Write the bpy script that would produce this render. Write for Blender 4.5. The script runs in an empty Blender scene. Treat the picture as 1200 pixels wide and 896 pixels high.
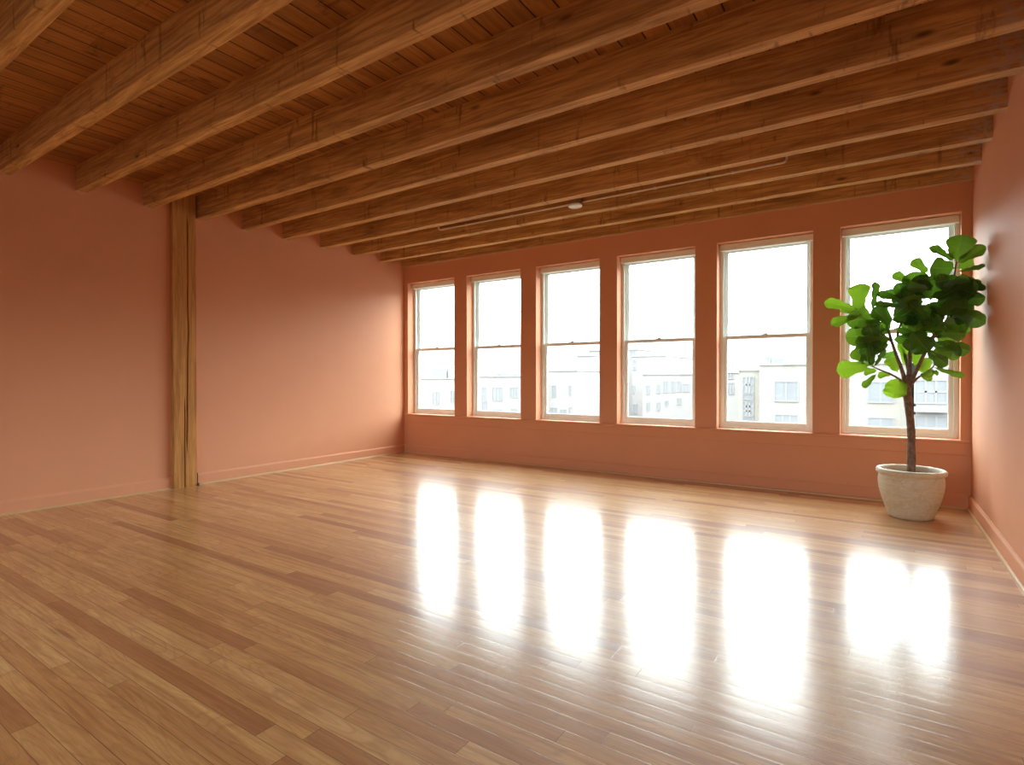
import bpy, bmesh, math, random
from mathutils import Vector, Matrix, noise
D = bpy.data
SC = bpy.context.scene
COL = SC.collection
PI = math.pi
random.seed(7)

# ------------------------------------------------------------------ camera
CAM = Vector((7.0563, -7.1393, 1.3251)); FPX = 645.317
YAW, PITCH, ROLL = 0.5861, -0.0085, -0.0009
cy, sy = math.cos(YAW), math.sin(YAW)
FW = Vector((-sy*math.cos(PITCH), cy*math.cos(PITCH), math.sin(PITCH)))
r0 = Vector((cy, sy, 0)); u0 = r0.cross(FW)
RT = r0*math.cos(ROLL)+u0*math.sin(ROLL); UP = -r0*math.sin(ROLL)+u0*math.cos(ROLL)
cam = D.cameras.new('camera'); camo = D.objects.new('camera', cam); COL.objects.link(camo)
m = Matrix(((RT.x, UP.x, -FW.x, CAM.x), (RT.y, UP.y, -FW.y, CAM.y), (RT.z, UP.z, -FW.z, CAM.z), (0, 0, 0, 1)))
camo.matrix_world = m
cam.sensor_width = 36; cam.lens = FPX/1200*36; cam.clip_end = 500; cam.clip_start = 0.05
SC.camera = camo
def at(px, py, Y):
    """world point on the plane y = Y seen at pixel (px, py) of the 1200x896 frame"""
    d = FW + RT*((px-600)/FPX) + UP*((448-py)/FPX)
    return CAM + d*((Y-CAM.y)/d.y)

W = 7.8403        # room width
ZB = 3.3          # underside of joists
ZC = 3.56         # underside of ceiling boards
YR = -10.2        # rear wall
JY = [-0.06, -0.5717, -1.1611, -1.7671, -2.4109, -3.0119, -3.6028, -4.1921, -4.8305, -5.4548, -6.09, -6.70]
JW = 0.104
ZS, ZT = 0.69, 3.0
WINS = [(0.094, 1.161), (1.424, 2.475), (2.752, 3.795), (4.057, 5.117), (5.383, 6.438), (6.707, 7.756)]

# ------------------------------------------------------------------ nodes
class N:
    def __init__(s, mat):
        s.t = mat.node_tree; s.t.nodes.clear()
    def n(s, typ, _in=None, **kw):
        x = s.t.nodes.new(typ)
        for k, v in kw.items(): setattr(x, k, v)
        for k, v in (_in or {}).items():
            if hasattr(v, 'node'): s.t.links.new(v, x.inputs[k])
            else: x.inputs[k].default_value = v
        return x
    def m(s, op, a, b=0.0, c=0.0, clamp=False):
        x = s.n('ShaderNodeMath', {0: a, 1: b, 2: c}, operation=op); x.use_clamp = clamp
        return x.outputs[0]
    def comb(s, x, y, z): return s.n('ShaderNodeCombineXYZ', {0: x, 1: y, 2: z}).outputs[0]
    def mix(s, f, a, b, bt='MIX'):
        x = s.n('ShaderNodeMix', data_type='RGBA', blend_type=bt)
        for i, v in ((0, f), (6, a), (7, b)):
            if hasattr(v, 'node'): s.t.links.new(v, x.inputs[i])
            else: x.inputs[i].default_value = v if i == 0 else (tuple(v)+(1,))[:4]
        return x.outputs[2]
    def ramp(s, f, stops):
        x = s.n('ShaderNodeValToRGB', {0: f}); e = x.color_ramp.elements
        while len(e) < len(stops): e.new(0.5)
        for q, (p, c) in zip(e, stops):
            q.position = p; q.color = (c, c, c, 1) if isinstance(c, (int, float)) else tuple(c)+(1,)
        return x.outputs[0]
    def noise(s, vec, scale=1, detail=3, rough=.5, dist=0, dim='3D'):
        return s.n('ShaderNodeTexNoise', {'Vector': vec, 'Scale': scale, 'Detail': detail, 'Roughness': rough, 'Distortion': dist}, noise_dimensions=dim).outputs[0]
    def white(s, vec):
        return s.n('ShaderNodeTexWhiteNoise', {'Vector': vec}, noise_dimensions='3D').outputs[0]
    def pos(s): 
        g = s.n('ShaderNodeNewGeometry').outputs['Position']
        x = s.n('ShaderNodeSeparateXYZ', {0: g}); return g, x.outputs[0], x.outputs[1], x.outputs[2]
    def smooth(s, v, a, b):
        x = s.n('ShaderNodeMapRange', {0: v, 1: a, 2: b, 3: 0.0, 4: 1.0}, interpolation_type='SMOOTHSTEP'); return x.outputs[0]
    def bump(s, h, strength=1, dist=.001):
        return s.n('ShaderNodeBump', {'Height': h, 'Strength': strength, 'Distance': dist}).outputs[0]
    def out(s, sh): s.n('ShaderNodeOutputMaterial', {0: sh})
    def prin(s, col, rough=.5, normal=None, **kw):
        d = {'Base Color': col if hasattr(col, 'node') else tuple(col)+(1,), 'Roughness': rough}
        if normal is not None: d['Normal'] = normal
        d.update(kw)
        return s.n('ShaderNodeBsdfPrincipled', d).outputs[0]
def mat(name):
    mm = D.materials.new(name); mm.use_nodes = True; return mm, N(mm)
def plain(name, col, rough=.5, var=.06, sc=8, **kw):
    mm, k = mat(name); g, x, y, z = k.pos()
    f = k.noise(g, sc, 4, .6)
    c2 = tuple(max(0, v*(1-var*2)) for v in col)
    k.out(k.prin(k.mix(f, c2, tuple(min(1, v*(1+var)) for v in col)), rough, **kw)); return mm

# paint
def paint():
    mm, k = mat('terracotta_paint'); g, x, y, z = k.pos()
    f = k.noise(g, 1.3, 5, .6); f2 = k.noise(g, 90, 3, .6)
    c = k.mix(f, (PAINT[0]*.94, PAINT[1]*.93, PAINT[2]*.93), (PAINT[0]*1.05, PAINT[1]*1.06, PAINT[2]*1.06))
    k.out(k.prin(c, .62, k.bump(f2, .08, .0015), **{'Specular IOR Level': .4})); return mm
PAINT = (0.71, 0.335, 0.185)
M = {}
M['paint'] = paint()

# strip floor, boards run along x
def floor_mat():
    mm, k = mat('oak_strip_floor'); g, x, y, z = k.pos()
    w = 0.083
    yr = k.m('DIVIDE', y, w); row = k.m('FLOOR', yr); fy = k.m('FRACT', yr)
    r1 = k.white(k.comb(row, 3.1, 0)); r2 = k.white(k.comb(row, 9.7, 2))
    ln = k.m('ADD', .95, k.m('MULTIPLY', r2, 1.5))
    xr = k.m('ADD', k.m('DIVIDE', x, ln), k.m('MULTIPLY', r1, 31.7)); colm = k.m('FLOOR', xr); fx = k.m('FRACT', xr)
    idn = k.white(k.comb(row, colm, 5)); id2 = k.white(k.comb(row, colm, 11))
    # grain
    gy = k.m('ADD', k.m('MULTIPLY', y, 26), k.m('MULTIPLY', idn, 90))
    gx = k.m('ADD', k.m('MULTIPLY', x, 1.1), k.m('MULTIPLY', id2, 40))
    gr = k.noise(k.comb(gx, gy, 0), 1.0, 5, .62, 1.2)
    rings = k.m('FRACT', k.m('MULTIPLY', k.noise(k.comb(k.m('MULTIPLY', gx, .9), k.m('MULTIPLY', gy, .28), 3), 1, 1, .4, .4), 14))
    ring = k.m('ABSOLUTE', k.m('SUBTRACT', rings, .5))
    fine = k.noise(k.comb(k.m('MULTIPLY', gx, 9), k.m('MULTIPLY', gy, 11), 1), 1, 4, .7)
    blot = k.noise(k.comb(k.m('MULTIPLY', gx, 1.6), k.m('MULTIPLY', gy, .12), 6), 1, 4, .65, .8)
    base = k.ramp(idn, [(0, (.36, .155, .060)), (.08, (.46, .22, .085)), (.3, (.64, .365, .14)), (.7, (.70, .425, .165)), (1, (.76, .49, .21))])
    c = k.mix(k.smooth(gr, .35, .75), base, k.mix(1, base, (.66, .56, .48), 'MULTIPLY'))
    c = k.mix(k.m('MULTIPLY', k.smooth(blot, .38, .68), .38), c, (.44, .20, .085))
    c = k.mix(k.m('MULTIPLY', k.smooth(ring, .28, .5), .22), c, (.27, .115, .045))
    c = k.mix(k.m('MULTIPLY', k.smooth(fine, .46, .72), .42), c, (.25, .11, .05))
    crk = k.m('MULTIPLY', k.smooth(k.noise(k.comb(k.m('MULTIPLY', x, .7), k.m('MULTIPLY', y, 11), 8), 1, 2, .5, .3), .70, .76), .55)
    c = k.mix(crk, c, (.16, .06, .025))
    sy_ = k.m('ABSOLUTE', k.m('SUBTRACT', fy, .5)); seam = k.smooth(sy_, .474, .497)
    ex = k.m('MULTIPLY', k.m('ABSOLUTE', k.m('SUBTRACT', fx, .5)), ln); eh = k.m('MULTIPLY', ln, .5)
    endd = k.smooth(k.m('SUBTRACT', eh, ex), .0026, .0004)
    sm = k.m('MAXIMUM', seam, endd)
    c = k.mix(k.m('MULTIPLY', sm, .72), c, (.09, .035, .012))
    # height: per board tilt, cupping, wear waves
    cup = k.m('MULTIPLY', k.m('POWER', k.m('MULTIPLY', sy_, 2), 2), -.10)
    tilt = k.m('MULTIPLY', k.m('SUBTRACT', fy, .5), k.m('MULTIPLY', k.m('SUBTRACT', id2, .5), .20))
    wav = k.m('MULTIPLY', k.noise(k.comb(k.m('MULTIPLY', x, 1.3), k.m('MULTIPLY', y, 9), 0), 1, 3, .6), .5)
    h = k.m('SUBTRACT', k.m('ADD', k.m('ADD', cup, tilt), k.m('ADD', wav, k.m('MULTIPLY', fine, .06))), k.m('MULTIPLY', sm, .12))
    rr = k.m('ADD', .115, k.m('MULTIPLY', k.noise(k.comb(k.m('MULTIPLY', x, 2), k.m('MULTIPLY', y, 14), 2), 1, 3, .6), .13))
    rr = k.m('ADD', rr, k.m('MULTIPLY', k.smooth(fine, .5, .8), .08))
    nb = k.bump(h, 1.0, .0011)
    k.out(k.prin(c, .50, nb, IOR=1.5, **{'Specular IOR Level': .32, 'Coat Weight': 1.0, 'Coat Roughness': rr, 'Coat IOR': 1.5, 'Coat Normal': nb})); return mm
M['floor'] = floor_mat()

# timber: along = 0 (x), 1 (y), 2 (z) grain direction
def timber(name, along, light, dark, marks=.5, knots=True, ends=False, rough=.62, big=1.0, board=None, streak=.55):
    mm, k = mat(name); g, x, y, z = k.pos()
    ax = [x, y, z]; L = ax[along]; A, B = [ax[i] for i in range(3) if i != along]
    idv = 0.0
    if board:   # board width across A, board ids
        ar = k.m('DIVIDE', A, board); rid = k.m('FLOOR', ar); fa = k.m('FRACT', ar); idv = k.white(k.comb(rid, 7, 1))
        bay = k.m('FLOOR', k.m('ADD', k.m('DIVIDE', L, 2.44), k.m('MULTIPLY', idv, 9)))
        idv = k.white(k.comb(rid, bay, 4))
    off = k.m('MULTIPLY', idv, 37.0)
    v = k.comb(k.m('MULTIPLY', L, 1.6), k.m('ADD', k.m('MULTIPLY', A, 30), off), k.m('MULTIPLY', B, 30))
    gr = k.noise(v, big, 5, .65, 1.0)
    v2 = k.comb(k.m('MULTIPLY', L, .8), k.m('ADD', k.m('MULTIPLY', A, 5), off), k.m('MULTIPLY', B, 5))
    lo = k.noise(v2, 1, 4, .6, .6)
    c = k.mix(k.smooth(gr, .3, .72), light, dark)
    c = k.mix(k.m('MULTIPLY', k.smooth(lo, .45, .75), streak), c, tuple(q*.5 for q in dark))
    if knots:
        vk = k.comb(k.m('MULTIPLY', L, 1.5), k.m('ADD', k.m('MULTIPLY', A, 4.2), off), k.m('MULTIPLY', B, 4.2))
        vo = k.n('ShaderNodeTexVoronoi', {'Vector': vk, 'Scale': 1.0, 'Randomness': 1.0})
        kn = k.m('MULTIPLY', k.smooth(k.m('ADD', vo.outputs['Distance'], k.m('MULTIPLY', k.m('SUBTRACT', gr, .5), .12)), .11, .02), k.smooth(k.white(vo.outputs['Color']), .45, .5))
        c = k.mix(k.m('MULTIPLY', kn, .75), c, tuple(q*.16 for q in dark))
        # dark nail / weather stains running across the grain
        sv = k.comb(k.m('MULTIPLY', L, 9), k.m('MULTIPLY', A, 2.2), k.m('MULTIPLY', B, 2.2))
        st = k.noise(sv, 1, 4, .7, .3)
        c = k.mix(k.m('MULTIPLY', k.smooth(st, .60, .72), .62 if marks else 0.0), c, tuple(q*.3 for q in dark))
        s3 = k.noise(k.comb(k.m('MULTIPLY', L, 16), k.m('MULTIPLY', A, 5), k.m('MULTIPLY', B, 1.2)), 1, 3, .6, .2)
        s4 = k.noise(k.comb(k.m('MULTIPLY', L, 1.1), A, B), 1, 2, .5)
        c = k.mix(k.m('MULTIPLY', k.m('MULTIPLY', k.smooth(s3, .60, .70), k.smooth(s4, .46, .58)), marks), c, tuple(q*.3 for q in dark))
    if board:
        c = k.mix(k.m('MULTIPLY', k.m('SUBTRACT', idv, .25, ), .55, clamp=True), c, tuple(q*.55 for q in dark))
        s2 = k.m('ABSOLUTE', k.m('SUBTRACT', fa, .5)); seam = k.smooth(s2, .455, .485)
        c = k.mix(k.m('MULTIPLY', seam, .92), c, (.012, .005, .002))
    if ends:    # mortar and whitewash smears where the joists enter the masonry
        d = k.m('MINIMUM', k.m('SUBTRACT', W, x), k.m('ADD', x, -.0))
        big_r = k.m('SUBTRACT', W, x)
        nz = k.noise(k.comb(k.m('MULTIPLY', x, 10), k.m('MULTIPLY', y, 30), k.m('MULTIPLY', z, 16)), 1.6, 5, .75)
        f1 = k.m('MULTIPLY', k.smooth(big_r, .36, .04), k.smooth(nz, .42, .58))
        f2 = k.m('MULTIPLY', k.smooth(x, .055, .01), k.smooth(nz, .40, .60))
        c = k.mix(k.m('MULTIPLY', k.m('MAXIMUM', f1, f2), .75), c, (.50, .44, .37))
    h = k.m('ADD', k.m('MULTIPLY', gr, .6), k.m('MULTIPLY', lo, .4))
    if board: h = k.m('SUBTRACT', h, k.m('MULTIPLY', seam, 2.0))
    k.out(k.prin(c, rough, k.bump(h, .5, .0025), **{'Specular IOR Level': .15})); return mm
M['joist'] = timber('rough_sawn_joist', 0, (.76, .455, .170), (.37, .178, .057), ends=True)
M['deck'] = timber('ceiling_boards', 1, (.57, .275, .080), (.36, .15, .040), board=.165, knots=True, rough=.45)
M['post'] = timber('old_post_timber', 2, (.62, .315, .10), (.38, .17, .05), marks=0, streak=.45)
M['shoe'] = plain('varnished_shoe_moulding', (.62, .40, .20), .35)
def glass():
    mm, k = mat('window_glass')
    bf = k.n('ShaderNodeNewGeometry').outputs['Backfacing']
    fr = k.n('ShaderNodeFresnel', {'IOR': k.m('SUBTRACT', 1.5, k.m('MULTIPLY', bf, 1.5-1/1.5))}).outputs[0]
    tr = k.n('ShaderNodeBsdfTransparent', {0: (.94, .965, .96, 1)}).outputs[0]
    gl = k.n('ShaderNodeBsdfGlossy', {0: (1, 1, 1, 1), 'Roughness': .01}).outputs[0]
    k.out(k.n('ShaderNodeMixShader', {0: fr, 1: tr, 2: gl}).outputs[0]); return mm
M['glass'] = glass()
M['white'] = plain('white_window_paint', (.88, .96, .93), .4, .02)
M['cassette'] = plain('cream_blind_cassette', (.88, .94, .86), .45, .02)
M['metal'] = plain('galvanised_conduit', (.90, .88, .84), .45, .04)
M['plate'] = plain('dark_plate', (.04, .03, .025), .5)
M['disc'] = plain('white_plastic', (.86, .92, .89), .4, .02)
M['brass'] = plain('sash_lock_metal', (.6, .58, .52), .35, .03)

# ------------------------------------------------------------------ mesh helpers
def link(name, bm, material, parent=None, smooth=False, kind=None):
    me = D.meshes.new(name); bm.to_mesh(me); bm.free()
    if smooth:
        for p in me.polygons: p.use_smooth = True
    me.materials.append(material)
    o = D.objects.new(name, me); COL.objects.link(o)
    if parent: o.parent = parent
    if kind: o['kind'] = kind
    return o
def tag(o, label, cat, group=None):
    o['label'] = label; o['category'] = cat
    if group: o['group'] = group
    return o
def empty(name, loc, kind=None):
    o = D.objects.new(name, None); COL.objects.link(o); o.location = loc; o.empty_display_size = .2
    if kind: o['kind'] = kind
    return o
def box(bm, a, b, o=(0, 0, 0), bevel=0, seg=1):
    t = bmesh.new()
    vs = [t.verts.new((x-o[0], y-o[1], z-o[2])) for x in (a[0], b[0]) for y in (a[1], b[1]) for z in (a[2], b[2])]
    for f in ((0, 1, 3, 2), (4, 6, 7, 5), (0, 4, 5, 1), (2, 3, 7, 6), (0, 2, 6, 4), (1, 5, 7, 3)): t.faces.new([vs[i] for i in f])
    bmesh.ops.recalc_face_normals(t, faces=t.faces)
    if bevel: bmesh.ops.bevel(t, geom=list(t.edges), offset=bevel, segments=seg, affect='EDGES', profile=.5)
    me = D.meshes.new('tmp'); t.to_mesh(me); t.free(); bm.from_mesh(me); D.meshes.remove(me)
def B(name, mt, boxes, parent=None, o=(0, 0, 0), bevel=0, kind=None, seg=1):
    bm = bmesh.new()
    for a, b in boxes: box(bm, a, b, o, bevel, seg)
    return link(name, bm, mt, parent, kind=kind)
def lathe(bm, prof, c=(0, 0, 0), n=48, cap=False):
    rings = []
    for r, z in prof:
        rings.append([bm.verts.new((c[0]+r*math.cos(2*PI*i/n), c[1]+r*math.sin(2*PI*i/n), c[2]+z)) for i in range(n)])
    for a, b in zip(rings, rings[1:]):
        for i in range(n): bm.faces.new((a[i], a[(i+1) % n], b[(i+1) % n], b[i]))
    if cap:
        bm.faces.new(list(reversed(rings[0]))); bm.faces.new(rings[-1])
    bmesh.ops.recalc_face_normals(bm, faces=bm.faces)
def smoothline(pts, radii, sub=5):
    P = [Vector(p) for p in pts]; out = []; rr = []
    for i in range(len(P)-1):
        a = P[max(i-1, 0)]; b = P[i]; c = P[i+1]; d = P[min(i+2, len(P)-1)]
        for s in range(sub):
            t = s/sub
            out.append(.5*((2*b)+(c-a)*t+(2*a-5*b+4*c-d)*t*t+(-a+3*b-3*c+d)*t**3)); rr.append(radii[i]*(1-t)+radii[i+1]*t)
    out.append(P[-1]); rr.append(radii[-1]); return out, rr
def tube(bm, pts, radii, n=10, sub=5, bumpy=0):
    P, R = smoothline(pts, radii, sub) if sub > 1 else ([Vector(p) for p in pts], radii)
    ref = Vector((.31, .17, .93)).normalized(); rings = []
    for i, p in enumerate(P):
        t = (P[min(i+1, len(P)-1)]-P[max(i-1, 0)]).normalized()
        u = t.cross(ref)
        if u.length < .2: u = t.cross(Vector((1, 0, 0)))
        u.normalize(); v = t.cross(u); ring = []
        for j in range(n):
            a = 2*PI*j/n; r = R[i]*(1+bumpy*noise.noise(Vector((p.x*9+math.cos(a), p.y*9+math.sin(a), p.z*16))))
            ring.append(bm.verts.new(p+u*(math.cos(a)*r)+v*(math.sin(a)*r)))
        rings.append(ring)
    for a, b in zip(rings, rings[1:]):
        for i in range(n): bm.faces.new((a[i], a[(i+1) % n], b[(i+1) % n], b[i]))
    bm.faces.new(list(reversed(rings[0]))); bm.faces.new(rings[-1])
    bmesh.ops.recalc_face_normals(bm, faces=bm.faces)

# ------------------------------------------------------------------ room shell
T = .30
B('floor', M['floor'], [((-T, YR-T, -.2), (W+T, T, 0))], kind='structure')
B('ceiling', M['deck'], [((-T, YR-T, ZC), (W+T, T, ZC+.1))], kind='structure')
B('wall_left', M['paint'], [((-T, YR-T, 0), (0, T, ZC))], kind='structure')
B('wall_right', M['paint'], [((W, YR-T, 0), (W+T, T, ZC))], kind='structure')
FILL_WINS = [(.55, 1.75), (2.05, 3.25), (3.55, 4.75), (5.05, 6.25), (6.45, 7.45)]  # openings for the added fill windows
bx = [((0, YR-T, 0), (W, YR, .75)), ((0, YR-T, 3.05), (W, YR, ZC))]
edges = [0]+[v for w in FILL_WINS for v in w]+[W]
for i in range(0, len(edges), 2): bx.append(((edges[i], YR-T, .75), (edges[i+1], YR, 3.05)))
B('wall_rear', M['paint'], bx, kind='structure')
bx = [((0, 0, 0), (W, T, ZS)), ((0, 0, ZT), (W, T, ZC))]
edges = [0]+[v for w in WINS for v in w]+[W]
for i in range(0, len(edges), 2): bx.append(((edges[i], 0, ZS), (edges[i+1], T, ZT)))
B('wall_back', M['paint'], bx, kind='structure')

def run(name, mt, prof, axis, a, b, side, kind='structure'):
    """extrude a profile (distance from wall, z) along the wall from a to b"""
    bm = bmesh.new(); ends = []
    for t in (a, b):
        vs = []
        for d, z in prof:
            vs.append(bm.verts.new({'left': (d, t, z), 'right': (W-d, t, z), 'back': (t, -d, z), 'rear': (t, YR+d, z)}[side]))
        ends.append(vs)
    n = len(prof)
    for i in range(n): bm.faces.new((ends[0][i], ends[0][(i+1) % n], ends[1][(i+1) % n], ends[1][i]))
    bm.faces.new(ends[0]); bm.faces.new(list(reversed(ends[1])))
    bmesh.ops.recalc_face_normals(bm, faces=bm.faces)
    return link(name, bm, mt, kind=kind)
BB = [(0, 0), (.020, 0), (.020, .118), (.016, .128), (.010, .134), (.006, .143), (0, .143)]
SH = [(.020, 0), (.038, 0)]+[(.020+.018*math.cos(a), .020*math.sin(a)) for a in (.4, .8, 1.2)]+[(.020, .020)]
PY0, PY1, PD = -3.905, -3.632, .065       # post footprint
run('baseboard_left', M['paint'], BB, 1, YR, PY0, 'left'); run('baseboard_left', M['paint'], BB, 1, PY1, 0, 'left')
run('baseboard_right', M['paint'], BB, 1, YR, 0, 'right'); run('baseboard_back', M['paint'], BB, 0, .02, W-.02, 'back')
run('baseboard_rear', M['paint'], BB, 0, .02, W-.02, 'rear')
run('trim_1', M['shoe'], SH, 1, YR, PY0, 'left'); run('trim_2', M['shoe'], SH, 1, PY1, -.02, 'left')
run('trim_3', M['shoe'], SH, 1, YR, -.02, 'right'); run('trim_4', M['shoe'], SH, 0, .04, W-.04, 'back')
# sill board and apron under the windows
sill = [(0, ZS-.030), (.022, ZS-.030), (.028, ZS-.022), (.028, ZS-.008), (.022, ZS), (0, ZS)]
run('trim_5', M['paint'], sill, 0, .03, W-.012, 'back')
run('trim_6', M['paint'], [(0, ZS-.15), (.012, ZS-.15), (.015, ZS-.145), (.015, ZS-.03), (0, ZS-.03)], 0, .05, W-.04, 'back')
# painted filler strip where the last joist meets the wall
run('trim_7', M['shoe'], [(0, ZB-.012), (.062, ZB-.012), (.062, ZB), (0, ZB)], 0, 0, W, 'back')

# ------------------------------------------------------------------ windows
for i, (x0, x1) in enumerate(WINS):
    w = empty('window_%d' % (i+1), ((x0+x1)/2, .16, ZS), 'structure'); o = tuple(w.location)
    y0, y1 = .155, .285; j = .032
    zm = 1.832
    B('frame', M['white'], [((x0, y0, ZS), (x0+j, y1, ZT)), ((x1-j, y0, ZS), (x1, y1, ZT)), ((x0+j, y0, ZT-.04), (x1-j, y1, ZT)), ((x0+j, y0, ZS), (x1-j, y1, ZS+.022)),
        ((x0+j, y0, ZS+.022), (x0+j+.012, y0+.018, ZT-.04)), ((x1-j-.012, y0, ZS+.022), (x1-j, y0+.018, ZT-.04))], w, o, .003)
    B('blind_cassette', M['cassette'], [((x0+.004, .112, ZT-.085), (x1-.004, y0+.03, ZT-.004))], w, o, .008, seg=2)
    def sash(nm, ya, za, zb, tr, br, st=.046):
        a0, a1 = x0+j+.001, x1-j-.001; yb = ya+.036
        s = B(nm, M['white'], [((a0, ya, za), (a0+st, yb, zb)), ((a1-st, ya, za), (a1, yb, zb)), ((a0+st, ya, zb-tr), (a1-st, yb, zb)), ((a0+st, ya, za), (a1-st, yb, za+br)),
             ((a0+st, ya+.012, za+br), (a0+st+.007, yb-.004, zb-tr)), ((a1-st-.007, ya+.012, za+br), (a1-st, yb-.004, zb-tr)), ((a0+st, ya+.012, za+br), (a1-st, yb-.004, za+br+.007)), ((a0+st, ya+.012, zb-tr-.007), (a1-st, yb-.004, zb-tr))], w, o, .002)
        B('pane', M['glass'], [((a0+st-.005, ya+.017, za+br-.005), (a1-st+.005, ya+.021, zb-tr+.005))], s, o)
        return s
    sash('lower_sash', .178, ZS+.023, zm+.018, .036, .062)
    sash('upper_sash', .222, zm-.018, ZT-.041, .050, .034)
    bm = bmesh.new(); xc = (x0+x1)/2
    box(bm, (xc-.03, .160, zm+.018), (xc+.03, .178+.03, zm+.026), o, .002)
    box(bm, (xc-.012, .165, zm+.026), (xc+.03, .185, zm+.036), o, .003)
    link('sash_lock', bm, M['brass'], w)

# unseen windows added in the rear wall behind the camera as fill light
for i, (x0, x1) in enumerate(FILL_WINS):
    w = empty('window_%d' % (i+7), ((x0+x1)/2, YR-.2, .75), 'structure'); o = tuple(w.location)
    B('frame', M['white'], [((x0, YR-.26, .75), (x0+.05, YR-.2, 3.05)), ((x1-.05, YR-.26, .75), (x1, YR-.2, 3.05)), ((x0+.05, YR-.26, 2.99), (x1-.05, YR-.2, 3.05)),
        ((x0+.05, YR-.26, .75), (x1-.05, YR-.2, .82)), ((x0+.05, YR-.25, 1.88), (x1-.05, YR-.21, 1.92))], w, o, .003)
    B('pane', M['glass'], [((x0+.05, YR-.235, .82), (x1-.05, YR-.231, 2.99))], w, o)

# ------------------------------------------------------------------ joists
ordn = ['tight against the window wall', 'second from the window wall', 'third from the window wall, carrying the conduit', 'fourth from the window wall',
 'fifth from the window wall', 'sixth from the window wall', 'meeting the left wall just window-side of the timber post', 'meeting the left wall just room-side of the timber post',
 'second to the room side of the timber post', 'third to the room side of the timber post', 'crossing the top left corner of the picture', 'nearest the camera, beyond the top left corner']
ordn[6] = 'seventh, its end just right of the post'
ordn[7] = 'eighth, its end just left of the post'
ordn[8] = 'ninth from the window wall'; ordn[9] = 'tenth from the window wall, ending at the left edge'
for k, yf in enumerate(JY):
    bm = bmesh.new(); ns = 60; rnd = random.Random(k)
    w = JW if k else .058
    prof = [(0, .004), (.004, 0), (w-.004, 0), (w, .004), (w, .26), (0, .26)]
    rings = []
    for s in range(ns+1):
        x = W*s/ns; rg = []
        for q, (d, z) in enumerate(prof):
            jz = .0035*noise.noise(Vector((x*1.3, k*7.1, q*.2)))+.0018*noise.noise(Vector((x*9, k*3.3, q)))
            jy = .003*noise.noise(Vector((x*1.1, k*5.7+9, q*.3)))
            if q > 3: jz = 0
            if k == 0: jy = 0; 
            if k == 0 or q < 4: pass
            rg.append(bm.verts.new((x-W/2, d+jy, z+(abs(jz) if q < 4 else 0))))
        rings.append(rg)
    for a, b in zip(rings, rings[1:]):
        for i in range(6): bm.faces.new((a[i], a[(i+1) % 6], b[(i+1) % 6], b[i]))
    bm.faces.new(rings[0]); bm.faces.new(list(reversed(rings[-1])))
    bmesh.ops.recalc_face_normals(bm, faces=bm.faces)
    jo = link('ceiling_joist', bm, M['joist']); jo.location = (W/2, yf, ZB)
    tag(jo, 'rough brown timber ceiling joist, '+ordn[k], 'beam', 'ceiling joists')

# ------------------------------------------------------------------ post
pt = empty('timber_post', (0, (PY0+PY1)/2, 0)); o = tuple(pt.location)
tag(pt, 'weathered full-height timber post with long cracks on the left wall', 'post')
# shaft: plan polygon with real check cracks cut into the face
bm = bmesh.new(); rings = []; nz = 90; PH = ZC
for s in range(nz+1):
    z = PH*s/nz
    def crack(zz, a, b): return max(0, min(1, (zz-a)/.15))*max(0, min(1, (b-zz)/.15))
    c1 = crack(z, -.2, 1.12); c2 = crack(z, .42, 3.3)
    ya = PY0+(PY1-PY0)*.47+.006*noise.noise(Vector((0, 3, z*3))); yb = PY0+(PY1-PY0)*(.60-.035*math.cos(z*1.3))+.010*noise.noise(Vector((0, 8, z*2.4)))
    if yb < ya+.022: yb = ya+.022
    wv = .0018*noise.noise(Vector((5, 5, z*3)))
    x = PD
    pl = [(0.0005, PY0+wv), (x-.005, PY0+wv), (x, PY0+.005+wv), (x, ya-.008*c1-.0003), (x-.03*c1-.0002, ya), (x, ya+.008*c1+.0003),
          (x, yb-.010*c2-.0003), (x-.03*c2-.0002, yb), (x, yb+.010*c2+.0003), (x, PY1-.006), (x-.006, PY1), (0.0005, PY1)]
    rings.append([bm.verts.new((u-o[0], v-o[1], z)) for u, v in pl])
n = len(rings[0])
for a, b in zip(rings, rings[1:]):
    for i in range(n): bm.faces.new((a[i], a[(i+1) % n], b[(i+1) % n], b[i]))
bm.faces.new(rings[0]); bm.faces.new(list(reversed(rings[-1])))
bmesh.ops.recalc_face_normals(bm, faces=bm.faces)
link('shaft', bm, M['post'], pt)
B('foot_plate', M['plate'], [((.02, PY1+.0005, .0), (PD+.004, PY1+.006, .155)), ((PD-.012, PY1-.004, 0), (PD+.014, PY1+.018, .03))], pt, o, .002)  # small dark plate at the foot of the post

# ------------------------------------------------------------------ conduit and ceiling disc
YF2 = JY[2]
cd = empty('electrical_conduit', (4.03, YF2-.016, 3.41)); o = Vector(cd.location)
tag(cd, 'thin grey metal conduit with bent ends along the underside of a ceiling joist', 'conduit')
a = at(514, 268, YF2-.016); b = at(922, 192.5, YF2-.016)
zc = (a.z+b.z)/2; r = .011
bm = bmesh.new()
pts = [(a.x, 0, 3.555), (a.x, 0, zc+.05)]+[(a.x+.04*(1-math.cos(t)), 0, zc+.04-.04*math.sin(t)) for t in (.3, .6, .9, 1.2, 1.57)]
pts += [(b.x-.04, 0, zc)]+[(b.x-.04+.04*math.sin(t), 0, zc+.04-.04*math.cos(t)) for t in (.3, .6, .9, 1.2, 1.57)]+[(b.x, 0, 3.555)]
tube(bm, [(p[0]-o.x, 0, p[2]-o.z) for p in pts], [r]*len(pts), 10, 1)
link('tubing', bm, M['metal'], cd, True)
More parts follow.
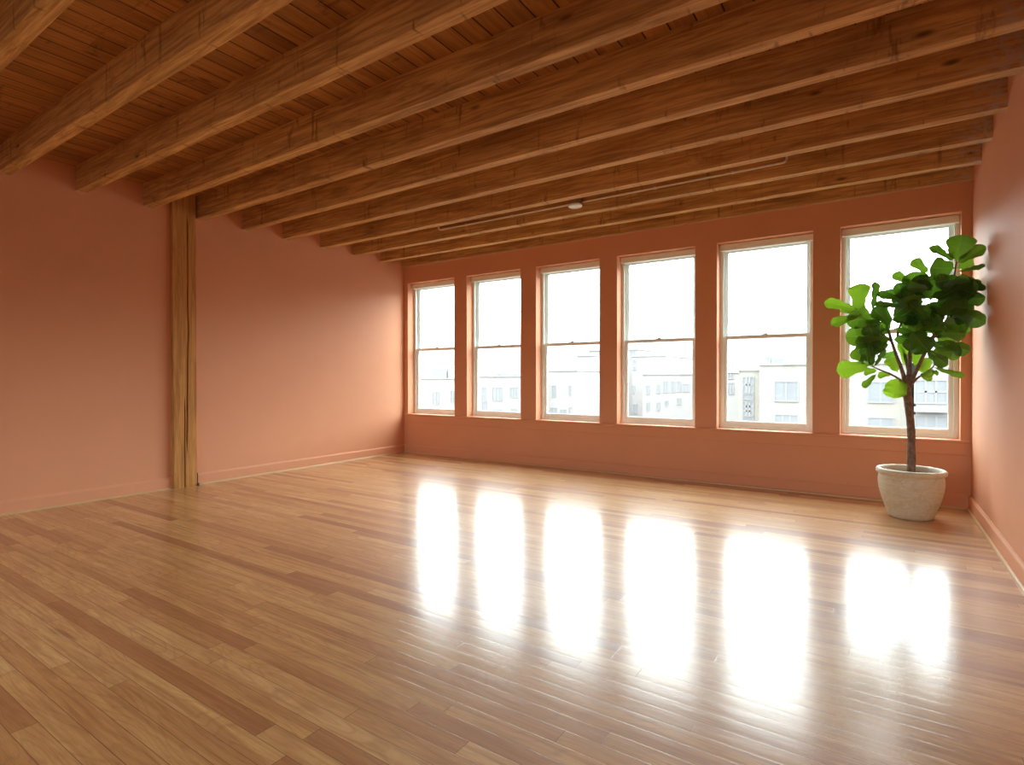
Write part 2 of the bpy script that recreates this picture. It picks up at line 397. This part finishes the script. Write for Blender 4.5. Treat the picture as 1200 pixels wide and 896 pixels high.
for xx in (a.x+.5, 3.1, 5.0, b.x-.5):
    B('strap', M['metal'], [((xx-.012, YF2-.029, zc-.013), (xx+.012, YF2-.001, zc+.013))], cd, tuple(o), .002)
dc = at(674, 240.5, YF2-.085)
sd = empty('ceiling_disc', (dc.x, dc.y, dc.z-.012)); tag(sd, 'small round white ceiling fixture below a box on the conduit', 'ceiling fixture')
bm = bmesh.new(); lathe(bm, [(.0, -.014), (.05, -.013), (.080, -.006), (.086, .004), (.084, .016), (.06, .022), (0, .024)], n=40)
bmesh.ops.remove_doubles(bm, verts=bm.verts, dist=1e-5); link('cover', bm, M['disc'], sd, True)
bm = bmesh.new(); box(bm, (-.058, -.055, .022), (.058, .066, .165), (0, 0, 0), .006); link('junction_box', bm, plain('painted_box', (.34, .20, .12), .5), sd)

# ------------------------------------------------------------------ potted tree
def stone():
    mm, k = mat('pale_stoneware'); g, x, y, z = k.pos()
    n1 = k.noise(k.comb(k.m('MULTIPLY', x, 3), k.m('MULTIPLY', y, 3), k.m('MULTIPLY', z, 7)), 1.4, 6, .62, 1.6)
    n2 = k.noise(g, 55, 4, .6)
    c = k.ramp(n1, [(.30, (.55, .55, .44)), (.47, (.66, .65, .52)), (.56, (.60, .54, .38)), (.64, (.68, .68, .57)), (.8, (.55, .50, .36))])
    vein = k.smooth(k.m('ABSOLUTE', k.m('SUBTRACT', k.noise(k.comb(k.m('MULTIPLY', x, 2), k.m('MULTIPLY', y, 2), k.m('MULTIPLY', z, 5)), 1.7, 5, .6, .8), .5)), .012, .002)
    c = k.mix(k.m('MULTIPLY', vein, .35), c, (.30, .27, .20))
    c = k.mix(k.m('MULTIPLY', k.smooth(n2, .6, .8), .25), c, (.45, .4, .3))
    k.out(k.prin(c, .5, k.bump(k.m('ADD', n1, n2), .2, .003))); return mm
def bark():
    mm, k = mat('fig_bark'); g, x, y, z = k.pos()
    n1 = k.noise(k.comb(k.m('MULTIPLY', x, 40), k.m('MULTIPLY', y, 40), k.m('MULTIPLY', z, 24)), 1, 5, .7)
    c = k.ramp(n1, [(.3, (.09, .055, .04)), (.5, (.20, .135, .10)), (.7, (.34, .26, .20))])
    k.out(k.prin(c, .8, k.bump(n1, .7, .006))); return mm
def leafm():
    mm, k = mat('fig_leaf')
    uv = k.n('ShaderNodeUVMap', uv_map='UVMap').outputs[0]; s = k.n('ShaderNodeSeparateXYZ', {0: uv}); u, v = s.outputs[0], s.outputs[1]
    au = k.m('ABSOLUTE', u)
    tint = k.n('ShaderNodeUVMap', uv_map='tint').outputs[0]; tt = k.n('ShaderNodeSeparateXYZ', {0: tint}).outputs[0]
    mid = k.smooth(au, .055, .015)
    vv = k.m('FRACT', k.m('MULTIPLY', k.m('SUBTRACT', v, k.m('MULTIPLY', au, .22)), 8.0))
    ve = k.smooth(k.m('ABSOLUTE', k.m('SUBTRACT', vv, .5)), .07, .02)
    veins = k.m('MAXIMUM', mid, k.m('MULTIPLY', ve, .6))
    g = k.n('ShaderNodeNewGeometry').outputs['Position']
    base = k.mix(k.noise(g, 14, 3, .6), (.020, .080, .016), (.042, .145, .024))
    base = k.mix(tt, base, (.12, .30, .03))
    c = k.mix(k.m('MULTIPLY', veins, .6), base, (.22, .38, .10))
    tc = k.mix(tt, (.11, .30, .02), (.40, .74, .03)); tc = k.mix(k.m('MULTIPLY', veins, .5), tc, (.16, .34, .04))
    p = k.prin(c, .27, k.bump(k.m('MULTIPLY', veins, -1.0), .5, .004))
    tr = k.n('ShaderNodeBsdfTranslucent', {0: tc}).outputs[0]
    k.out(k.n('ShaderNodeMixShader', {0: .32, 1: p, 2: tr}).outputs[0]); return mm
M['stone'] = stone(); M['bark'] = bark(); M['leaf'] = leafm()
M['soil'] = plain('potting_soil', (.07, .045, .03), .9, .35, 60)

PC = Vector((7.322, -.69, 0))
pl = empty('potted_fig_tree', PC); tag(pl, 'fiddle-leaf fig tree in a round cream stone pot by the right wall', 'potted plant')
bm = bmesh.new()
prof = [(0, .0), (.165, 0), (.178, .006), (.186, .03), (.205, .09), (.232, .17), (.252, .25), (.262, .32), (.262, .365), (.256, .395), (.254, .405), (.266, .410), (.277, .420), (.281, .435), (.278, .450), (.270, .459), (.258, .462), (.246, .458), (.238, .447), (.232, .42), (.225, .395), (.222, .36), (0, .36)]
lathe(bm, prof, n=72); bmesh.ops.remove_doubles(bm, verts=bm.verts, dist=1e-5)
link('pot', bm, M['stone'], pl, True)
bm = bmesh.new(); rg = []
for i in range(9):
    r = .225*i/8; rg.append([bm.verts.new((r*math.cos(2*PI*j/36), r*math.sin(2*PI*j/36), .402+.012*noise.noise(Vector((r*math.cos(2*PI*j/36)*20, r*math.sin(2*PI*j/36)*20, 1))))) for j in range(36)])
for a_, b_ in zip(rg, rg[1:]):
    for j in range(36): bm.faces.new((a_[j], a_[(j+1) % 36], b_[(j+1) % 36], b_[j]))
bmesh.ops.remove_doubles(bm, verts=bm.verts, dist=1e-5); bmesh.ops.recalc_face_normals(bm, faces=bm.faces)
link('soil', bm, M['soil'], pl, True)
rk = random.Random(3)

def P3(px, py, dy=0): return at(px, py, PC.y+dy)
def Lc(v): return Vector(v)-PC
trunk_pts = [PC+Vector((0, 0, .39)), P3(1068, 520), P3(1067.5, 500), P3(1065, 478), P3(1063, 462), P3(1063, 448), P3(1063.5, 440)]
bm = bmesh.new(); tube(bm, [Lc(v) for v in trunk_pts], [.037, .034, .032, .0325, .034, .036, .027], 16, 6, .16)
trunk = link('trunk', bm, M['bark'], pl, True)
BR = [  # branches as pixel, depth
 [(1062, 452, 0, .022), (1057, 434, -.02, .017), (1051, 418, -.04, .014), (1045, 400, -.05, .012), (1038, 378, -.08, .010), (1028, 356, -.1, .006)],
 [(1064, 450, 0, .025), (1066, 428, .02, .018), (1067, 408, .04, .015), (1070, 385, .05, .013), (1074, 358, .08, .010), (1078, 338, .08, .006)],
 [(1065, 452, 0, .022), (1073, 436, -.03, .017), (1080, 421, -.06, .015), (1092, 398, -.1, .013), (1105, 372, -.1, .011), (1114, 345, -.1, .009), (1119, 318, -.1, .007), (1121, 306, -.1, .005)],
 [(1061, 450, 0, .013), (1054, 444, -.06, .010), (1043, 438, -.12, .008), (1033, 434, -.16, .007), (1022, 429, -.2, .005)],
 [(1067, 452, 0, .013), (1075, 443, -.06, .009), (1086, 436, -.12, .007), (1093, 430, -.16, .006), (1097, 423, -.2, .004)],
 [(1066, 440, 0, .018), (1060, 415, .12, .013), (1052, 392, .2, .011), (1062, 365, .26, .009), (1066, 345, .28, .005)],
 [(1045, 400, -.05, .011), (1032, 390, -.1, .009), (1020, 378, -.12, .008), (1007, 366, -.14, .005)],
 [(1092, 398, -.1, .011), (1100, 388, .08, .009), (1110, 372, .16, .008), (1118, 352, .2, .005)],
]
for b_ in BR:
    bm = bmesh.new(); tube(bm, [Lc(P3(q[0], q[1], q[2])) for q in b_], [q[3] for q in b_], 10, 5, .15)
    link('branch', bm, M['bark'], trunk, True)

LP = [(0, .05), (.07, .07), (.13, .34), (.22, .55), (.32, .62), (.42, .62), (.54, .72), (.64, .88), (.74, .98), (.82, 1.0), (.89, .92), (.945, .72), (.98, .45), (1, .12)]
fol = bmesh.new(); uvl = fol.loops.layers.uv.new('UVMap'); tl = fol.loops.layers.uv.new('tint')
def leaf(base, tip, wd, roll=0, fold=.25, droop=.12, tint=.2, rnd=random, round_=0):
    D_ = tip-base; Ln = D_.length; Yv = D_.normalized()
    view = (CAM-base).normalized(); Z = (view-Yv*view.dot(Yv)).normalized(); Xv = Yv.cross(Z)
    rm = Matrix.Rotation(roll, 3, Yv); Z = rm @ Z; Xv = rm @ Xv
    ph = rnd.random()*6; nw = 8; rows = []
    for t, w in LP:
        if round_: w = max(w, round_*math.sin(PI*min(1, max(0, (t-.1)/.9)))**.55) if t > .1 else w
        row = []
        for j in range(nw+1):
            u = -1+2*j/nw; hw = wd/2*w
            x = u*hw
            z = fold*abs(x)*(.6+.4*w)+ -droop*Ln*(t*t-.3*t) + .085*wd*math.sin(t*21+ph+(2 if u > 0 else 0))*u*u*w
            ang = .10*math.sin(t*9+ph)
            y = t*Ln - abs(u)**2*hw*.10
            row.append((fol.verts.new(base-PC+Xv*x+Yv*y+Z*(z)), u, t))
        rows.append(row)
    for ra, rb in zip(rows, rows[1:]):
        for j in range(nw):
            q = (ra[j], ra[j+1], rb[j+1], rb[j]); f = fol.faces.new([v[0] for v in q]); f.smooth = True
            for lp, v in zip(f.loops, q): lp[uvl].uv = (v[1], v[2]); lp[tl].uv = (tint, 0)
PXM = 126.0
def L(bx_, by_, tx, ty, wpx, d0=-.1, d1=None, roll=0, fold=.25, droop=.1, tint=.2, round_=0):
    d1 = d0 if d1 is None else d1
    t = P3(tx, ty, d1)
    if t.x > W-.012: t.x = W-.012
    leaf(P3(bx_, by_, d0), t, wpx/PXM, roll, fold, droop, tint, random, round_)
# crown top, right
L(1120.5, 306, 1127, 275, 28, -.1, -.14, .15, .35, .02, .35, .75)
L(1119, 306, 1090, 288, 12, -.1, -.1, .7, .3, .1, .2)
L(1121, 308, 1155.5, 289, 15, -.1, -.22, -.5, .3, .1, .45)
L(1122, 314, 1141, 302, 15, -.08, 0, .5, .2, .05, .6)
L(1122, 318, 1158, 311, 9, -.12, -.2, .9, .2, .1, .2)
L(1124, 320, 1158.5, 339, 12, -.12, -.2, .75, .2, .05, .15)
L(1114, 350, 1158.5, 350, 17, -.12, -.2, .5, .3, .15, .15)
L(1113, 358, 1157, 379, 20, -.14, -.22, .35, .3, .05, .25)
L(1112, 362, 1138, 372, 26, -.12, -.15, -.2, .2, .05, .2)
L(1119, 314, 1090, 314, 26, -.14, -.2, -.2, .2, .05, .2, .7)
L(1088, 320, 1069, 304, 13, .05, .05, .2, .3, .1, .45)
L(1070, 334, 1046.5, 320, 12, .05, .05, .3, .3, .1, .4)
L(1075, 350, 1071, 318, 26, .05, .0, .1, .2, .02, .25, .7)
L(1090, 352, 1100, 322, 30, 0, -.1, .2, .2, .05, .2, .7)
L(1112, 346, 1136, 330, 26, -.1, -.2, -.2, .25, .05, .2)
L(1114, 340, 1150, 330, 16, -.1, -.15, .6, .25, .05, .2)
L(1117, 335, 1143, 345, 26, -.1, -.25, .1, .25, .05, .1)
# left clusters
L(1005, 364, 967.5, 352, 15, -.14, -.2, .5, .25, .22, .9)
L(1006, 364, 1008, 332, 24, -.14, -.1, -.25, .25, .03, .8, .6)
L(1005, 368, 986, 360, 12, -.1, 0, .3, .2, .05, .8)
L(1008, 369, 974, 379, 14, -.16, -.24, .5, .25, .12, .6)
L(1014, 372, 1000, 356, 18, -.1, .05, .2, .2, .1, .4)
L(1022, 364, 1026, 330, 15, -.12, -.12, .95, .25, .02, .1)
L(1036, 372, 992, 376, 22, -.1, -.2, .1, .25, .05, .3)
L(1062, 352, 1027, 344, 13, -.05, -.1, .8, .25, .05, .1)
L(1064, 360, 1026, 356, 12, -.15, -.3, .9, .25, .05, .05)
L(1036, 395, 991, 394, 24, -.1, -.18, .1, .25, .05, .5, .6)
L(1030, 405, 1003, 400, 18, -.2, -.3, .6, .2, .1, .1)
L(1024, 429, 999, 410, 18, -.14, -.1, .25, .3, .05, .6)
L(1019, 428, 981, 434, 22, -.18, -.25, .1, .2, .08, 1.0, .6)
L(1024, 430, 1036, 408, 11, -.2, -.26, .95, .4, .05, .0)
L(1021, 430, 1018, 402, 15, -.2, -.3, .6, .5, .05, .0)
L(1027, 438, 1011.5, 454, 10, -.18, -.22, .6, .3, .05, .5)
L(1028, 434, 1012, 436, 11, -.1, -.05, .4, .2, .05, .8)
L(1046, 438, 1028, 440, 9, -.08, -.05, .4, .2, .05, .9)
L(1053, 442, 1047, 466, 24, -.04, -.12, .1, .15, .06, 1.0, .95)
L(1052, 436, 1042, 418, 16, .0, .1, .1, .15, .05, .9, .6)
L(1062, 430, 1058, 398, 14, .1, .12, .2, .2, .05, 1.0, .6)
L(1080, 432, 1070, 408, 18, .1, .15, .0, .2, .05, .7, .6)
L(1090, 418, 1079, 436, 17, 0, .05, .1, .2, .05, .95, .6)
L(1094, 432, 1083, 445, 13, -.15, -.12, .2, .2, .05, .8, .6)
L(1092, 435, 1100, 437, 7, -.15, -.2, .5, .2, .05, .7)
L(1094, 430, 1129, 441, 9, -.16, -.3, .7, .25, .1, .45)
# right mid
L(1106, 380, 1136, 376, 26, -.12, -.16, -.1, .25, .05, .3)
L(1100, 388, 1132, 392, 17, -.08, -.08, .2, .25, .05, .45)
L(1103, 399, 1136, 412, 17, -.14, -.22, .4, .3, .05, .35)
L(1091, 412, 1127, 412, 19, -.12, -.2, .2, .25, .05, .45)
L(1086, 410, 1110, 428, 16, -.2, -.3, .5, .3, .05, .1)
L(1068, 388, 1088, 412, 26, -.2, -.3, .2, .25, .05, .05)
L(1098, 392, 1118, 402, 18, .05, .1, .2, .2, .05, .5)
# interior leaves along the branches
rnd = random.Random(21)
cl = [(1120, 330), (1110, 355), (1095, 350), (1078, 345), (1060, 350), (1045, 372), (1030, 380), (1060, 375), (1085, 372), (1098, 378), (1040, 395), (1022, 400), (1075, 385), (1095, 395), (1032, 412), (1050, 385), (1108, 340), (1090, 335), (1080, 360), (1070, 365)]
gaps = [(1091, 331, 5), (1092, 349, 7), (1048, 371, 9), (1050, 397, 8), (1044, 372, 6), (1062, 425, 9), (1035, 440, 9), (1082, 440, 9)]
made = 0; tries = 0
while made < 112 and tries < 2500:
    tries += 1
    cx, cy_ = cl[made % len(cl)]; dz = rnd.uniform(-.26, .28)
    ang = rnd.uniform(0, 2*PI); ln = rnd.uniform(25, 40)
    bx_, by_ = cx+rnd.uniform(-6, 6), cy_+rnd.uniform(-6, 6)
    tx, ty = bx_+math.cos(ang)*ln, by_-math.sin(ang)*ln*.62-5
    if not (1000 < tx < 1140 and 322+max(0, (1075-tx))*.38 < ty < 426): continue
    mx, my = bx_*.35+tx*.65, by_*.35+ty*.65
    if any((mx-gx)**2+(my-gy)**2 < (gr+7)**2 for gx, gy, gr in gaps): continue
    L(bx_, by_, tx, ty, rnd.uniform(12, 20), dz, dz+rnd.uniform(-.12, .1), rnd.uniform(-.9, .9), rnd.uniform(.15, .4), rnd.uniform(0, .14), rnd.choice([0, .05, .1, .2, .45]))
    made += 1
for v in fol.verts:
    if v.co.x+PC.x > W-.006: v.co.x = W-.006-PC.x
link('foliage', fol, M['leaf'], pl, True)

# ------------------------------------------------------------------ outside
M['b_cream'] = plain('cream_render', (0.356, 0.329, 0.296), .8, .02, 3)
M['b_pale'] = plain('pale_render', (0.362, 0.345, 0.325), .8, .02, 3)
M['b_white'] = plain('white_render', (0.371, 0.356, 0.345), .8, .02, 3)
M['b_grey'] = plain('grey_render', (0.311, 0.307, 0.307), .8, .02, 3)
M['b_rose'] = plain('rose_grey_brick', (0.333, 0.311, 0.307), .8, .03, 3)
M['b_pane'] = plain('distant_window_glass', (0.266, 0.277, 0.296), .5, .12, .9)
M['b_panel'] = plain('distant_pale_frames', (0.311, 0.307, 0.311), .7, .03, 3)
M['b_equip'] = plain('rooftop_plant_green', (0.271, 0.285, 0.288), .7, .10, 1.5)
M['street'] = plain('street_asphalt', (.12, .12, .12), .9)
B('street_ground', M['street'], [((-160, T+1, -12.2), (80, 160, -12))], kind='structure')
def px_rect(x0, y0, x1, y1, Y): a = at(x0, y0, Y); b = at(x1, y1, Y); return a.x, a.z, b.x, b.z
TOP = {}
def building(nm, lab, Y, x0, ytop, x1, dep, mt, wins, group=None, cop=None, zb=-12.0, X0m=None, X1m=None):
    a = at(x0, ytop, Y); b = at(x1, ytop, Y); zt = a.z
    if X0m is not None: a.x = X0m
    if X1m is not None: b.x = X1m
    TOP[nm] = (zt+.125, a.x, b.x)
    e = empty(nm, ((a.x+b.x)/2, Y+dep/2, zb)); o = tuple(e.location)
    tag(e, lab, 'building', group)
    bxs = [((a.x, Y, zb), (b.x, Y+dep, zt))]
    B('wall', mt, bxs, e, o)
    B('parapet', cop or mt, [((a.x-.12, Y-.12, zt), (b.x+.12, Y+dep, zt+.12))], e, o)
    for (u0, v0, u1, v1, nx, ny) in wins:
        X0, Z1, X1, Z0 = px_rect(u0, v0, u1, v1, Y)
        t = .07; fr = [((X0-t, Y-.06, Z0-t), (X0, Y+.02, Z1+t)), ((X1, Y-.06, Z0-t), (X1+t, Y+.02, Z1+t)), ((X0, Y-.06, Z1), (X1, Y+.02, Z1+t)), ((X0, Y-.09, Z0-t), (X1, Y+.02, Z0))]
        for q in range(1, nx): xx = X0+(X1-X0)*q/nx; fr.append(((xx-.05, Y-.05, Z0), (xx+.05, Y+.01, Z1)))
        for q in range(1, ny): zz = Z0+(Z1-Z0)*q/ny; fr.append(((X0, Y-.05, zz-.05), (X1, Y+.01, zz+.05)))
        f = B('window', M['b_panel'], fr, e, o)
        B('pane', M['b_pane'], [((X0, Y-.02, Z0), (X1, Y+.005, Z1))], f, o)
    return e, o
YA = 32
e, o = building('apartment_block', 'cream rendered block with large square windows and flat roof across the street', YA, 890, 428, 1066, 12, M['b_cream'],
    [(908.5, 447.5, 934.5, 469.5, 2, 1), (908.5, 486, 934.5, 508, 3, 1), (1018, 448, 1046, 471, 2, 1), (1018, 489.5, 1046, 499.5, 2, 1), (955, 447, 978, 469, 2, 1)])
e, o = building('stair_tower', 'cream recessed bay with one tall gridded window, left of the cream block', YA+1.5, 866, 434.5, 890.5, 9, M['b_cream'],
    [(871, 442, 882.5, 459.5, 3, 2), (871, 462, 882.5, 467.5, 1, 1), (871, 470.5, 882.5, 487, 3, 3), (871, 489.5, 882.5, 493, 1, 1)])
e, o = building('townhouse', 'pale narrow house with small windows, left of the gridded stair window', YA+6, 838, 437, 866.5, 8, M['b_white'],
    [(853.5, 449, 859, 461, 2, 1), (853.5, 436.5, 859, 443, 2, 1), (842, 449, 847, 461, 2, 1)])
e, o = building('bay_fronted_block', 'white block with grey gridded bay windows seen behind the fig tree', YA-.8, 1068.5, 424, 1190, 12, M['b_white'],
    [(1073, 446, 1109, 472, 3, 2), (1073, 487, 1110, 501, 3, 1)], X0m=TOP['apartment_block'][2]+.3)
X0, Z1, X1, Z0 = px_rect(1071, 476, 1112, 483, YA-.8)
B('balcony_band', M['b_panel'], [((X0, YA-1.3, Z0), (X1, YA-.8, Z1))], e, o)
def roofbox(nm, lab, cat, Y, x0, y0, x1, y1, dep, mt, n=3, group=None, base=None):
    X0, Z1, X1, Z0 = px_rect(x0, y0, x1, y1, Y)
    if base is not None: Z0 = base
    e = empty(nm, ((X0+X1)/2, Y+dep/2, Z0)); o = tuple(e.location); tag(e, lab, cat, group)
    B('casing', mt, [((X0, Y, Z0), (X1, Y+dep, Z1))], e, o, .03)
    B('louvre', M['b_pane'], [((X0+(X1-X0)*.15, Y-.03, Z0+(Z1-Z0)*(.2+.6*i/n)), (X0+(X1-X0)*.85, Y+.005, Z0+(Z1-Z0)*(.2+.6*i/n+.09))) for i in range(n)], e, o)
rA = TOP['apartment_block'][0]
roofbox('rooftop_unit', 'tall pale green machine on the roof of the cream block', 'roof equipment', YA+1.5, 897, 414, 903.5, 427, 1.5, M['b_equip'], base=rA)
roofbox('rooftop_unit', 'wide low pale green machine on the roof of the cream block', 'roof equipment', YA+1.5, 904, 418, 920, 427, 1.6, M['b_equip'], base=rA)
roofbox('rooftop_unit', 'small faint unit at the right on the roof of the cream block', 'roof equipment', YA+3, 938, 419, 943, 427, 1.2, M['b_panel'], base=rA)
# middle window
building('brick_tower_block', 'tall rose-grey block standing behind the lower brick building', 58, 741, 418, 781, 14, M['b_rose'], [(740.5, 452, 743.5, 460, 1, 1), (742, 474, 746, 484, 1, 1), (742, 422, 745, 425, 1, 1), (742, 430, 745, 433, 1, 1)])
building('brick_warehouse', 'low rose-grey brick building with rows of narrow windows', 45, 753, 439, 822, 12, M['b_rose'],
    [(758, 452, 760.3, 461, 1, 1), (770, 451, 772.3, 460, 1, 1), (778, 447, 782, 459, 2, 1), (787, 447, 790, 459, 1, 1), (794, 447, 797, 458, 1, 1), (801, 450, 807, 458, 2, 1), (758, 472, 760.3, 480, 1, 1), (770, 472, 772.3, 480, 1, 1), (794, 467, 797, 473, 1, 1), (780, 470, 782, 474, 1, 1)])
building('distant_block', 'faint grey slab rising left of the rose-grey tower', 72, 690, 411.5, 748, 14, M['b_grey'], [(694, 470, 702, 484, 4, 2), (680+14, 455, 702, 462, 4, 1), (739, 412, 744, 420, 2, 1)])
building('grey_warehouse', 'plain blue-grey slab beside the white house, third window', 56, 676, 417.5, 694, 12, M['b_grey'], [(677.5, 455, 688, 461, 3, 1), (677.5, 466, 688, 486, 3, 3)])
# left windows
building('white_house', 'white flat-roofed house with two narrow upper windows', 42, 641, 435, 676, 10, M['b_white'],
    [(647.5, 452, 651, 464.5, 1, 1), (667, 452, 669.5, 463, 1, 1), (645.5, 478, 652.5, 489, 2, 1), (657, 480, 663, 488, 2, 1), (667, 477, 669.5, 486, 1, 1)], cop=M['b_grey'])
building('white_terrace', 'long white building with grouped tall windows and a balcony rail', 40, 556, 441.5, 630, 8, M['b_white'],
    [(565, 454, 569.5, 469, 1, 2), (565, 471, 570, 481, 1, 1), (577.5, 454, 588.5, 469, 3, 1), (598, 454, 606.5, 465, 3, 1), (577, 479.5, 588, 483.5, 3, 1), (599, 479, 606, 484, 2, 1), (618, 455, 625, 468, 2, 1)], cop=M['b_white'], X1m=TOP['white_house'][1]-.3)
e, o = building('corner_house', 'plain white house with a single framed window, leftmost of the street', 41, 470, 444, 555, 10, M['b_white'],
    [(507.5, 459.5, 514.5, 473.5, 2, 2), (528.5, 458, 534, 472, 2, 2), (545, 458, 550, 472, 2, 2)], cop=M['b_pale'])
z1 = TOP['corner_house'][0]
roofbox('rooftop_unit', 'long blue-grey machine housing on the leftmost white roof', 'roof equipment', 43, 503, 428, 523, 442, 2, M['b_equip'], base=z1)
roofbox('rooftop_unit', 'smaller pale housing at the right on the leftmost white roof', 'roof equipment', 43, 525, 432, 532, 442, 2, M['b_panel'], base=z1)
z2 = TOP['white_terrace'][0]
roofbox('rooftop_chimney', 'slender pale rooftop chimney stack on the white terrace', 'chimney', 43, 577.5, 424, 582.5, 441, 1.2, M['b_panel'], 3, base=z2)
roofbox('rooftop_unit', 'squat blue-grey machine beside the chimney on the white terrace', 'roof equipment', 43, 587, 432.5, 595.5, 441, 1.4, M['b_equip'], base=z2)
roofbox('rooftop_unit', 'flat grey housing at the right on the white terrace roof', 'roof equipment', 43, 599, 437.5, 609, 441, 1.4, M['b_equip'], 1, base=z2)
a = at(598, 407, 43)
bm = bmesh.new(); tube(bm, [(0, 0, 0), (0, 0, a.z-z2)], [.06, .04], 8, 1); mo = link('antenna_mast', bm, M['b_panel']); mo.location = (a.x, 43, z2); tag(mo, 'thin rooftop mast on the white terrace', 'mast')

# ------------------------------------------------------------------ sky
wd = D.worlds.new('sky'); SC.world = wd; wd.use_nodes = True
k = N(wd)
tc = k.n('ShaderNodeTexCoord').outputs['Generated']; s = k.n('ShaderNodeSeparateXYZ', {0: tc}); X_, Y_, Z_ = s.outputs
el = k.n('ShaderNodeMapRange', {0: Z_, 1: .02, 2: .20, 3: 0.0, 4: 1.0}, interpolation_type='SMOOTHSTEP').outputs[0]
ah = k.n('ShaderNodeMapRange', {0: Y_, 1: -.25, 2: .25, 3: 0.0, 4: 1.0}, interpolation_type='SMOOTHSTEP').outputs[0]
SKY_F, SKY_H, SKY_B = 13.6, 1.4, 7.2
st = k.m('ADD', SKY_H, k.m('MULTIPLY', el, k.m('ADD', SKY_B-SKY_H, k.m('MULTIPLY', ah, SKY_F-SKY_B))))
cl_ = k.noise(tc, 2.5, 4, .6)
st = k.m('MULTIPLY', st, k.m('ADD', .9, k.m('MULTIPLY', cl_, .2)))
gd = k.m('GREATER_THAN', Z_, 0.0)
colr = k.mix(el, (1, 1, 1), (.93, 1.0, 1.01))
bg = k.n('ShaderNodeBackground', {0: colr, 1: st}).outputs[0]
gb = k.n('ShaderNodeBackground', {0: (.5, .5, .5, 1), 1: 1.0}).outputs[0]
mx = k.n('ShaderNodeMixShader', {0: gd, 1: gb, 2: bg}).outputs[0]
k.n('ShaderNodeOutputWorld', {0: mx})
# sky portals in the window openings (emit nothing, only guide sampling)
for i, (x0, x1) in enumerate(WINS):
    l = D.lights.new('window_portal', 'AREA'); l.shape = 'RECTANGLE'; l.size = x1-x0; l.size_y = ZT-ZS; l.cycles.is_portal = True
    lo = D.objects.new('window_portal', l); COL.objects.link(lo); lo.location = ((x0+x1)/2, .292, (ZS+ZT)/2); lo.rotation_euler = (-PI/2, 0, 0)

for i, (x0, x1) in enumerate(FILL_WINS):
    l = D.lights.new('fill_window_portal', 'AREA'); l.shape = 'RECTANGLE'; l.size = x1-x0; l.size_y = 2.3; l.cycles.is_portal = True
    lo = D.objects.new('fill_window_portal', l); COL.objects.link(lo); lo.location = ((x0+x1)/2, YR-.28, 1.9); lo.rotation_euler = (PI/2, 0, 0)

# ------------------------------------------------------------------ render look
SC.view_settings.view_transform = 'Standard'; SC.view_settings.look = 'None'
SC.view_settings.exposure = 0.08; SC.view_settings.gamma = 1.0; SC.view_settings.use_curve_mapping = False
cyc = SC.cycles
cyc.max_bounces = 14; cyc.diffuse_bounces = 9; cyc.glossy_bounces = 5; cyc.transmission_bounces = 6; cyc.transparent_max_bounces = 12
cyc.sample_clamp_indirect = 8; cyc.caustics_reflective = True; cyc.caustics_refractive = False
cyc.use_denoising = True
